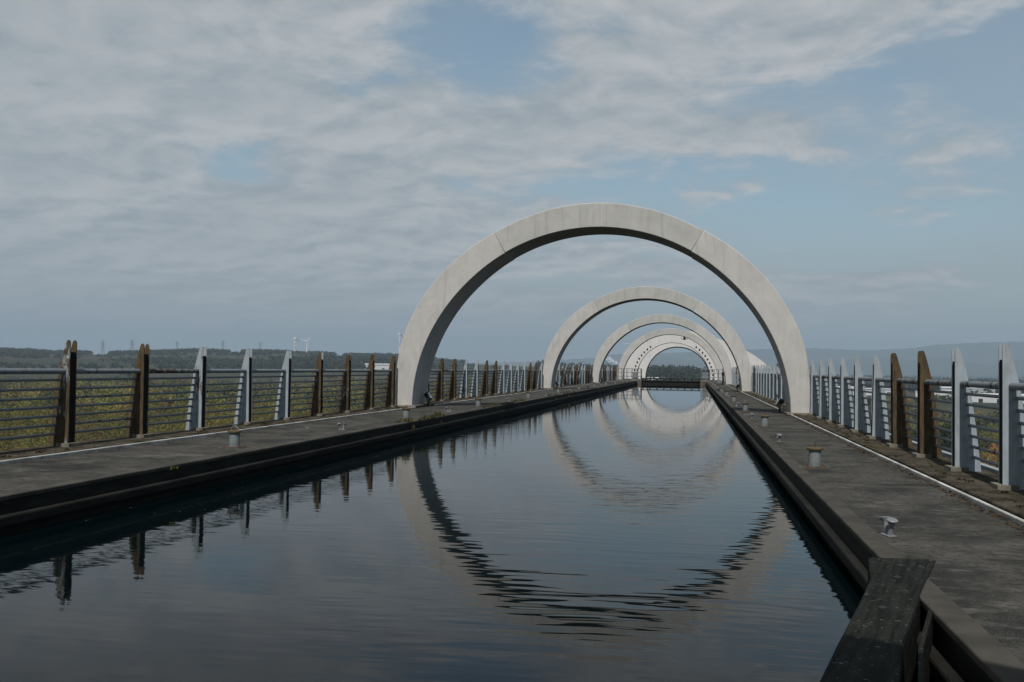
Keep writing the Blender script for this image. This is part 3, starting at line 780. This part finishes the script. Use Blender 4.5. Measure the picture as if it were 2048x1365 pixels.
def mountains(rc, k, seed, r0):
    th = np.arange(-60, 60.1, 0.2); rr = np.linspace(r0, rc+1200, 34)
    T, RRr = np.meshgrid(th, rr, indexing='ij')
    e = np.interp(T, [a for a, _ in MOUNT], [b for _, b in MOUNT])
    if k < 1: e = e*(k + 0.13*np.sin(T*0.55+seed) + 0.07*np.sin(T*1.7+2*seed))
    top = rc*e + 1.3
    f = smst(RRr, r0, rc)
    gul = np.abs(np.sin(T*1.9+seed+0.6*np.sin(RRr/400.)))*0.5 + np.abs(np.sin(T*4.7+RRr/900.+seed))*0.3
    Z = -30 + (top+30)*f*(1 - 0.55*gul*(1-f))
    Z += (np.sin(T*9.0+seed)*3 + np.sin(T*23.)*1.5)*smst(RRr, r0, rc)
    Z = np.where(RRr > rc, Z - (RRr-rc)*0.12, Z)
    a = np.radians(T); V = np.stack([RRr*np.sin(a), RRr*np.cos(a), Z], -1).reshape(-1, 3)
    n, m_ = T.shape
    i, j = np.meshgrid(np.arange(n-1), np.arange(m_-1), indexing='ij')
    F = np.stack([i*m_+j, (i+1)*m_+j, (i+1)*m_+j+1, i*m_+j+1], -1).reshape(-1, 4)
    me = bpy.data.meshes.new('hills'); me.from_pydata(V.tolist(), [], F.tolist()); me.materials.append(MATS['moorland']); me.shade_smooth()
    o = obj('hills', me); tag(o, kind='structure')
mountains(12000, 1.0, 0.0, 9800); mountains(9400, 0.50, 2.3, 8000)

# ------------------------------------------------------------------ woodland made of leaf-sized faces
def leaf_cloud(cx, cy, cz, rx, rz, nq, size, tint, conical=0.0):
    """arrays of trees -> quads; every argument is an array over trees except nq"""
    n = len(cx); tot = n*nq
    u = rng.normal(size=(n, nq, 3)); u /= np.linalg.norm(u, axis=2, keepdims=True)
    rad_ = rng.random((n, nq, 1))**0.45
    p_ = u*rad_
    # lumps: pull points towards a few lobes per tree
    lob = rng.normal(size=(n, 6, 3)); lob /= np.linalg.norm(lob, axis=2, keepdims=True); lob *= 0.62
    pick = rng.integers(0, 6, (n, nq)); L = np.take_along_axis(lob, pick[..., None].repeat(3, 2), 1)
    p_ = np.where(rng.random((n, nq, 1)) < 0.7, L + p_*0.48, p_)
    hz = (p_[..., 2:3]+1)/2
    if conical: p_[..., :2] *= (1.05 - conical*np.clip(hz, 0, 1))
    c = np.stack([cx, cy, cz], -1)[:, None, :]
    s = np.stack([rx, rx, rz], -1)[:, None, :]
    ctr = (c + p_*s).reshape(-1, 3)
    nrm = (p_*np.array([1, 1, 1.2])).reshape(-1, 3); nrm /= np.linalg.norm(nrm, axis=1, keepdims=True)+1e-6
    nrm = nrm + rng.normal(size=(tot, 3))*0.38; nrm /= np.linalg.norm(nrm, axis=1, keepdims=True)
    a = rng.normal(size=(tot, 3)); a -= nrm*np.sum(a*nrm, 1, keepdims=True); a /= np.linalg.norm(a, axis=1, keepdims=True)
    b = np.cross(nrm, a)
    sz = (size[:, None]*rng.uniform(.6, 1.3, (n, nq))).reshape(-1, 1)
    a *= sz; b *= sz*0.7
    V = np.stack([ctr-a, ctr-b, ctr+a, ctr+b], 1)
    tn = (tint[:, None, :]*rng.uniform(.88, 1.14, (n, nq, 1))).reshape(-1, 3)
    return V, tn
def quads_object(name, parts, mat='foliage', parent=None):
    V = np.concatenate([p_[0] for p_ in parts]); C = np.concatenate([p_[1] for p_ in parts])
    nq = len(V)
    me = bpy.data.meshes.new(name)
    me.vertices.add(nq*4); me.vertices.foreach_set('co', V.reshape(-1).astype(np.float32))
    me.loops.add(nq*4); me.loops.foreach_set('vertex_index', np.arange(nq*4, dtype=np.int32))
    me.polygons.add(nq); me.polygons.foreach_set('loop_start', np.arange(0, nq*4, 4, dtype=np.int32))
    me.update(calc_edges=True)
    at = me.color_attributes.new('tint', 'FLOAT_COLOR', 'POINT')
    cc = np.repeat(np.concatenate([C, np.ones((nq, 1))], 1), 4, 0).astype(np.float32)
    at.data.foreach_set('color', cc.ravel())
    me.materials.append(MATS[mat]); me.validate()
    return obj(name, me, parent)
def scatter(th0, th1, r0, r1, n, power=1.0):
    th = np.radians(rng.uniform(th0, th1, n)); r = np.sqrt(rng.uniform(r0**2, r1**2, n)) if power == 1 else r0*(r1/r0)**rng.random(n)
    return r*np.sin(th), r*np.cos(th)
PAL_SCRUB = 2.05*np.array([(0.098, 0.094, 0.020), (0.080, 0.084, 0.020), (0.112, 0.084, 0.024), (0.066, 0.070, 0.018), (0.092, 0.068, 0.026), (0.112, 0.106, 0.024), (0.060, 0.056, 0.020)])
PAL_DARK = np.array([(0.030, 0.040, 0.020), (0.024, 0.034, 0.020), (0.040, 0.046, 0.022), (0.050, 0.044, 0.026)])
PAL_MIX = np.vstack([PAL_DARK*1.2, PAL_SCRUB[1:4]])
def wood(th0, th1, r0, r1, n, h, wdt, nq, pal, leaf, name, label, hv=0.35, conical=0.0, power=1.0, keep=None):
    x, y = scatter(th0, th1, r0, r1, n, power)
    m = (x < -14) | (x > 8) | (y > 200)
    if keep is not None: m &= keep(x, y)
    # leave clearings
    cl = np.sin(x/23+1)*np.cos(y/31) + 0.6*np.sin(x/9+y/13)
    m &= (cl < 1.05)
    x, y = x[m], y[m]; n = len(x)
    hh = h*rng.uniform(1-hv, 1+hv, n); ww = wdt*rng.uniform(.7, 1.35, n); z = ground_z(x, y)
    patch = np.sin(x/47)*np.cos(y/39+x/80)
    idx = np.clip(((patch*0.5+0.5)*len(pal)*0.6 + rng.random(n)*len(pal)*0.5).astype(int), 0, len(pal)-1)
    tint = pal[idx]
    part = leaf_cloud(x, y, z + hh*0.55, ww, hh*0.5, nq, np.full(n, leaf)*rng.uniform(.8, 1.3, n), tint, conical)
    return part
# near scrub woodland, left and right of the aqueduct
def dist_leaf(parts, name, label):
    o = quads_object(name, parts); tag(o, label, 'woodland', kind='stuff'); return o
L_parts = [wood(-45, -9, 110, 330, 260, 12.5, 3.8, 420, PAL_SCRUB*0.85, 0.24, '', '', hv=.3),
           wood(-44, -8, 300, 800, 700, 12.0, 5.0, 120, PAL_MIX*1.2, 0.6, '', '', hv=.3),
           wood(-45, -9, 75, 170, 950, 9.0, 2.6, 480, PAL_SCRUB, 0.125, '', '', hv=.5, power=2),
           wood(-45, -8, 150, 380, 4300, 8.5, 2.8, 170, PAL_SCRUB, 0.22, '', '', hv=.55),
           wood(-44, -7, 360, 800, 7500, 7.5, 4.0, 45, PAL_SCRUB, 0.62, '', '', hv=.5),
           wood(-44, -7, 780, 1100, 1500, 5.5, 4.5, 30, PAL_SCRUB*0.8, 1.0, '', '', hv=.4)]
dist_leaf(L_parts, 'scrub_woodland', 'olive and russet scrub woodland below the left railing')
R_parts = [wood(4, 28, 130, 420, 120, 10.5, 3.6, 420, PAL_MIX*1.1, 0.24, '', '', hv=.3),
           wood(3, 30, 80, 180, 330, 6.5, 2.4, 330, PAL_SCRUB, 0.17, '', '', hv=.5, power=2),
           wood(3, 28, 160, 420, 1250, 5.5, 2.6, 110, PAL_MIX, 0.30, '', '', hv=.5),
           wood(3, 26, 420, 640, 420, 5.0, 3.4, 40, PAL_MIX, 0.7, '', '')]
dist_leaf(R_parts, 'scrub_woodland', 'green and brown scrub below the right railing')
C_parts = [wood(-9, 7, 1150, 1900, 4200, 14.5, 6.0, 18, PAL_DARK*1.1, 1.9, '', ''), wood(-9, 7, 400, 1100, 900, 6.0, 4.0, 26, PAL_MIX, 1.1, '', '')]
dist_leaf(C_parts, 'distant_woodland', 'dark band of trees beyond the lock gate seen through the arches')
def ridge_keep(x, y):
    th = np.degrees(np.arctan2(x, y)); return ~((th > -26.25) & (th < -25.55)) & ~((th > -33.3) & (th < -32.4)) & ~((th > -20.5) & (th < -19.9))
F_parts = [wood(-46, -13, 2400, 2640, 5200, 8.5, 6.0, 22, PAL_DARK*1.3, 1.6, '', '', hv=.25, keep=ridge_keep),
           wood(-46, -24, 1450, 2250, 4600, 7.0, 6.0, 22, PAL_DARK*1.25, 1.5, '', '', keep=lambda x, y: np.sin(x/130)+np.sin(y/60+1) > 0.0),
           wood(-24, -8, 1350, 2000, 3200, 9.0, 6.0, 22, PAL_DARK*1.15, 1.5, '', '', keep=lambda x, y: np.sin(x/95+2)+np.sin(y/75) > -0.1),
           wood(-46, -9, 900, 1400, 1500, 6.0, 5.0, 22, PAL_MIX, 1.2, '', '', keep=lambda x, y: np.abs(np.sin(x/85+y/140)) < 0.22)]
dist_leaf(F_parts, 'distant_woodland', 'dark hazy forest blocks on the ridge beyond the left railing')
T_parts = [wood(2, 26, 1350, 3800, 5200, 9.0, 8.0, 10, PAL_DARK, 2.6, '', '', keep=lambda x, y: np.sin(x/120)+np.sin(y/160+1) > -0.5),
           wood(2, 26, 640, 1300, 700, 6.0, 5.0, 14, PAL_MIX, 1.8, '', '', keep=lambda x, y: np.abs(np.sin(x/95-y/170)) < 0.16),
           wood(-10, 26, 3800, 9000, 5200, 10.0, 14.0, 8, PAL_DARK, 5.0, '', '', keep=lambda x, y: np.sin(x/300)+np.sin(y/420+1) > 0.1)]
dist_leaf(T_parts, 'distant_woodland', 'dark hedges and tree belts of the plain beyond the right railing')

# a few single trees that stand out
def tree(x, y, h, w_, pal, label, conical=0.0, leaf=0.3, nq=1400):
    z = float(ground_z(x, y)); t = empty('tree', (x, y, z)); tag(t, label, 'tree')
    tr = MB().tube((0, 0, -0.3), (0.1, 0, h*0.45), 0.03*h*0.8, 0.015*h, 9).tube((0.1, 0, h*0.42), (0, 0.1, h*0.9), 0.014*h, 0.004*h, 7)
    for k in range(7):
        a = k*2.4; zz = h*(0.28+0.08*k); tr.tube((0.05, 0, zz), (w_*0.65*math.cos(a), w_*0.65*math.sin(a), zz+h*0.14), 0.008*h, 0.003*h, 5)
    build('trunk', tr, 'bark', t)
    one = np.ones(1); tint = np.array([pal])
    p_ = leaf_cloud(one*0, one*0, one*h*0.6, one*w_, one*h*0.42, nq, one*leaf, tint, conical)
    quads_object('crown', [p_], parent=t)
def polar(thd, r): return r*math.sin(R(thd)), r*math.cos(R(thd))
x_, y_ = polar(13.0, 300); tree(x_, y_, 12, 4.2, (0.035, 0.048, 0.022), 'dark green tree left of the brick house below the right railing', leaf=.5)
x_, y_ = polar(12.55, 1050); tree(x_, y_, 17, 6.5, (0.026, 0.036, 0.020), 'tall dark tree in front of the white warehouses on the right', leaf=1.3, nq=500)
x_, y_ = polar(-33.2, 120); tree(x_, y_, 11, 3.6, (0.10, 0.092, 0.028), 'olive birch standing nearest behind the left railing, far left', leaf=.3)
x_, y_ = polar(-23.6, 150); tree(x_, y_, 10.5, 3.2, (0.105, 0.075, 0.03), 'russet bushy tree behind the left railing halfway to the arch', leaf=.32)

# ------------------------------------------------------------------ buildings
def shed(thd, r, wdt, dep, h, mat, roof, label, rz=None, rise=0.8):
    x, y = polar(thd, r); z = float(ground_z(x, y)); t = empty('warehouse', (x, y, z), -R(thd) if rz is None else rz); tag(t, label, 'warehouse')
    build('wall', MB().box((-wdt/2, 0, -2), (wdt/2, dep, h)), mat, t)
    o = 0.5
    build('roof', MB().prism([(-wdt/2-o, -o, h+0.03), (-wdt/2-o, dep/2, h+rise), (-wdt/2-o, dep+o, h+0.03)], (wdt+2*o, 0, 0)), roof, t)
    nd = max(2, int(wdt/14))
    for k in range(nd):
        cx = -wdt/2 + (k+.5)*wdt/nd
        build('loading_door', MB().box((cx-1.8, -0.12, 0), (cx+1.8, -0.02, 3.6)), 'window_dark', t)
    build('window_band', MB().box((-wdt/2+1, -0.10, h-1.3), (wdt/2-1, -0.02, h-0.6)), 'shed_grey', t)
shed(16.1, 1000, 60, 30, 7.0, 'roof_white', 'roof_white', 'long white warehouse beyond the field, farthest right', rise=1.5)
shed(12.6, 1040, 34, 26, 7.0, 'roof_white', 'roof_white', 'white warehouse behind the two rusty posts on the right', rise=1.6)
shed(9.6, 1150, 44, 25, 6.5, 'roof_white', 'shed_grey', 'pale warehouse with grey roof left of the rusty posts', rise=1.4)
shed(8.0, 1180, 22, 20, 7.0, 'shed_blue', 'roof_white', 'small blue-walled warehouse nearest the big arch on the right', rise=1.2)
shed(14.0, 1350, 70, 30, 7.0, 'shed_grey', 'roof_white', 'grey warehouse behind the tall dark tree on the right', rise=1.5)
shed(-18.1, 1500, 36, 16, 8.5, 'roof_white', 'shed_grey', 'low white barn in the green field just left of the nearest arch', rise=2.2)
shed(-2.3, 1150, 24, 12, 5, 'render_cream', 'roof_white', 'white roofed building among the trees seen through the far ring', rise=2)
def house(thd, r, wdt, dep, h, rise, wall, roof, label, rz):
    x, y = polar(thd, r); z = float(ground_z(x, y)); t = empty('house', (x, y, z), rz); tag(t, label, 'house')
    build('wall', MB().prism([(-wdt/2, -dep/2, -2), (wdt/2, -dep/2, -2), (wdt/2, -dep/2, h), (0, -dep/2, h+rise), (-wdt/2, -dep/2, h)], (0, dep, 0)), wall, t)
    for s in (-1, 1):
        n_ = Vector((s*rise, 0, wdt/2)).normalized()*0.16
        a = Vector((s*(wdt/2+0.35), -dep/2-0.3, h-0.35*rise/(wdt/2))) + n_*0.2; b = Vector((0, -dep/2-0.3, h+rise)) + n_*0.2
        rf = build('roof', MB().prism([a, b, b+n_, a+n_], (0, dep+0.6, 0)), roof, t)
        if s > 0: build('chimney', MB().box((0.6, -dep/2+0.6, h+rise*0.5), (1.3, -dep/2+1.5, h+rise+1.0)), wall, rf)
    for zz in (1.2, 3.9):
        if zz+1.2 > h: continue
        for xx in (-wdt*0.25, wdt*0.25):
            wn = build('window', MB().box((xx-0.55, -dep/2-0.06, zz), (xx+0.55, -dep/2-0.02, zz+1.3)), 'turbine_white', t)
            build('pane', MB().box((xx-0.45, -dep/2-0.09, zz+0.1), (xx+0.45, -dep/2-0.062, zz+1.2)), 'window_dark', wn)
    build('door', MB().box((-0.5, -dep/2-0.07, 0), (0.5, -dep/2-0.02, 2.1)), 'window_dark', t)
house(15.75, 265, 8.5, 11, 5.4, 4.2, 'brick_red', 'brick_red', 'red brick house with red roof below the right railing', R(-35))
house(-25.85, 560, 14, 10, 3.4, 3.0, 'render_cream', 'roof_white', 'house with a pale roof among the scrub behind the left railing', R(60))
k = 0
hl = ['cream cottage on the plain right of the big arch, left of the first rusty post', 'white house on the plain between the two rusty posts', 'cream house on the plain beneath the highest hills, right edge', 'white cottage on the plain just right of the big arch']
for thd, r, w_ in ((8.7, 1750, 16), (11.6, 1900, 18), (15.6, 2100, 20), (6.9, 1650, 14)):
    house(thd, r, w_, 10, 5.0, 3.5, 'render_cream' if k % 2 == 0 else 'roof_white', 'roof_slate', hl[k], R(20+50*k)); k += 1

# ------------------------------------------------------------------ wind turbines, pylons, mast, bird, lamp post
def turbine(thd, r, hub, blade, rot, face, label):
    x, y = polar(thd, r); z = float(ground_z(x, y)); t = empty('wind_turbine', (x, y, z), face); tag(t, label, 'wind turbine', 'wind turbines on the ridge')
    build('tower', MB().tube((0, 0, -2), (0, 0, hub), 2.0, 1.2, 12), 'turbine_white', t)
    build('nacelle', MB().box((-1.6, -3.0, hub-1.0), (1.6, 4.5, hub+2.2)), 'turbine_white', t, bevel=0.5)
    hb = build('hub', MB().lathe([(0.1, -1.6), (1.2, -1.0), (1.6, 0.6), (1.5, 1.4)], n=12), 'turbine_white', t, (0, -3.6, hub+0.6)); hb.rotation_euler = (R(90), 0, 0)
    for k in range(3):
        m = MB().prism([(-0.5, 0, 0.8), (0.6, 0, 0.8), (1.5, 0, blade*0.18), (0.35, 0, blade), (-0.25, 0, blade), (-0.7, 0, blade*0.2)], (0, 0.5, 0))
        o = build('blade', m, 'turbine_white', t, (0, -4.0, hub+0.6)); o.rotation_euler = (0, R(rot+120*k), 0)
turbine(-22.72, 2450, 38, 17, 0, R(75), 'wind turbine seen edge-on with a vertical blade, left one of the pair')
turbine(-22.05, 2450, 33, 15, 42, R(15), 'wind turbine with a blade pointing to the upper right, right one of the pair')
turbine(-16.86, 2500, 60, 22, 8, R(80), 'wind turbine half hidden behind the left leg of the nearest arch')
def pylon(thd, r, h, label):
    x, y = polar(thd, r); z = float(ground_z(x, y)); t = empty('pylon', (x, y, z), R(20)); tag(t, label, 'pylon', 'pylons on the left ridge')
    m = MB(); b = h*0.11; tw = h*0.025
    for sx, sy in ((-1, -1), (1, -1), (1, 1), (-1, 1)): m.tube((sx*b, sy*b, -2), (sx*tw, sy*tw, h), h*0.008, n=4)
    lv = [0, .2, .38, .54, .68, .8, .9]
    for a, c in zip(lv, lv[1:]):
        wa = b+(tw-b)*a; wc = b+(tw-b)*c
        for s in (-1, 1):
            for q in (0, 1):
                f = (lambda u_, w_, z_: (u_*w_, s*w_, z_)) if q == 0 else (lambda u_, w_, z_: (s*w_, u_*w_, z_))
                m.tube(f(-1, wa, a*h), f(1, wc, c*h), h*0.004, n=4); m.tube(f(1, wa, a*h), f(-1, wc, c*h), h*0.004, n=4)
    build('lattice', m, 'pylon_steel', t)
    for zz, L in ((0.66, .2), (0.8, .25), (0.93, .17)):
        build('cross_arm', MB().tube((-L*h, 0, zz*h), (L*h, 0, zz*h), h*0.008, n=4).tube((-L*h, 0, zz*h), (0, 0, (zz+.05)*h), h*0.005, n=4).tube((L*h, 0, zz*h), (0, 0, (zz+.05)*h), h*0.005, n=4), 'pylon_steel', t)
for k, (thd, r, h) in enumerate(((-32.75, 2500, 34), (-31.3, 2560, 36), (-29.0, 2600, 30), (-26.6, 2560, 32), (-24.6, 2620, 30))):
    pylon(thd, r, h, f'{["leftmost", "second", "third", "fourth", "fifth"][k]} thin lattice pylon counted from the left along the ridge')
t = empty('street_lamp', (*polar(15.15, 250), float(ground_z(*polar(15.15, 250))))); tag(t, 'slender white lamp post left of the red brick house', 'lamp post')
build('pole', MB().tube((0, 0, -1), (0, 0, 8), 0.11, 0.07, 8), 'turbine_white', t); build('lamp_head', MB().box((-0.7, -0.12, 7.9), (0.1, 0.12, 8.1)), 'turbine_white', t)
t = empty('water_tower', (*polar(13.5, 5200), -26)); tag(t, 'tiny white tower on the plain between the two nearest right posts', 'tower')
build('shaft', MB().tube((0, 0, 0), (0, 0, 52), 7, 5, 10), 'turbine_white', t); build('tank', MB().lathe([(5, 38), (9, 44), (9, 52), (3, 57)], n=12), 'turbine_white', t)

def gull():
    t = empty('gull', (-5.2*1.0, 78, 3.25)); t.scale = (.62,)*3; tag(t, 'small white gull flying above the canal between the third arch and the fourth', 'bird')
    m = MB(); n = 8
    secs = [(-0.28, .008), (-0.2, .035), (-0.05, .07), (0.1, .065), (0.18, .045), (0.22, .045), (0.26, .03), (0.31, .006)]
    vs = []; fs = []
    for y, r_ in secs: vs += [(r_*math.cos(2*math.pi*i/n), y, r_*.9*math.sin(2*math.pi*i/n)) for i in range(n)]
    for k in range(len(secs)-1):
        for i in range(n): fs.append((k*n+i, k*n+(i+1) % n, (k+1)*n+(i+1) % n, (k+1)*n+i))
    for s in (-1, 1):
        o = len(vs)
        vs += [(s*.04, .12, .03), (s*.04, -.06, .03), (s*.3, .16, .16), (s*.3, .0, .16), (s*.62, .02, .1), (s*.6, -.05, .1), (s*.04, .03, .055), (s*.3, .08, .185)]
        fs += [(o, o+2, o+7, o+6), (o+6, o+7, o+3, o+1), (o, o+1, o+3, o+2), (o+2, o+4, o+7), (o+7, o+4, o+5), (o+7, o+5, o+3), (o+2, o+3, o+5, o+4)]
    m.add(vs, fs); build('body', m, 'feather_white', t, smooth=True)
gull()
# steam from a works far behind the third arch
def plume():
    px, py = polar(-4.75, 8200); n = 16
    vs = []; fs = []
    for k in range(n):
        f = k/(n-1); cx, cz = 95-150*f**0.8, 20+ 78*f**0.9; r_ = 9+14*math.sin(f*2.6)
        bm = bmesh.new(); bmesh.ops.create_icosphere(bm, subdivisions=2, radius=1.0)
        o = len(vs)
        for v in bm.verts:
            s_ = 1+0.22*math.sin(v.co.x*5+k)+0.2*math.sin(v.co.z*6+2*k)
            vs.append((px+cx+v.co.x*r_*1.3*s_, py+v.co.y*r_*s_, cz+v.co.z*r_*s_))
        fs += [tuple(o+v.index for v in f_.verts) for f_ in bm.faces]; bm.free()
    m = MB(); m.add(vs, fs); o = build('steam_plume', m, 'turbine_white', smooth=True); tag(o, 'white steam plume rising on the plain between the third and the fourth arch', 'steam', kind='stuff')
plume()

# ------------------------------------------------------------------ haze
def haze():
    m = bpy.data.materials.new('haze'); m.use_nodes = True; t = NT(m.node_tree); t.n.clear()
    v = t.add('ShaderNodeVolumePrincipled'); v.inputs['Color'].default_value = (0.43, 0.56, 0.68, 1); v.inputs['Density'].default_value = 1.35e-4; v.inputs['Anisotropy'].default_value = 0.0
    o_ = t.add('ShaderNodeOutputMaterial'); t.l.new(v.outputs[0], o_.inputs['Volume']); MATS['haze'] = m
    m.volume_intersection_method = 'FAST' if hasattr(m, 'volume_intersection_method') else None
    b = MB().box((-15500, -15500, -210), (15500, 15500, 460))
    o = build('haze', b, 'haze'); tag(o, 'thin blue haze over the distant plain and hills', 'haze', kind='stuff')
haze()
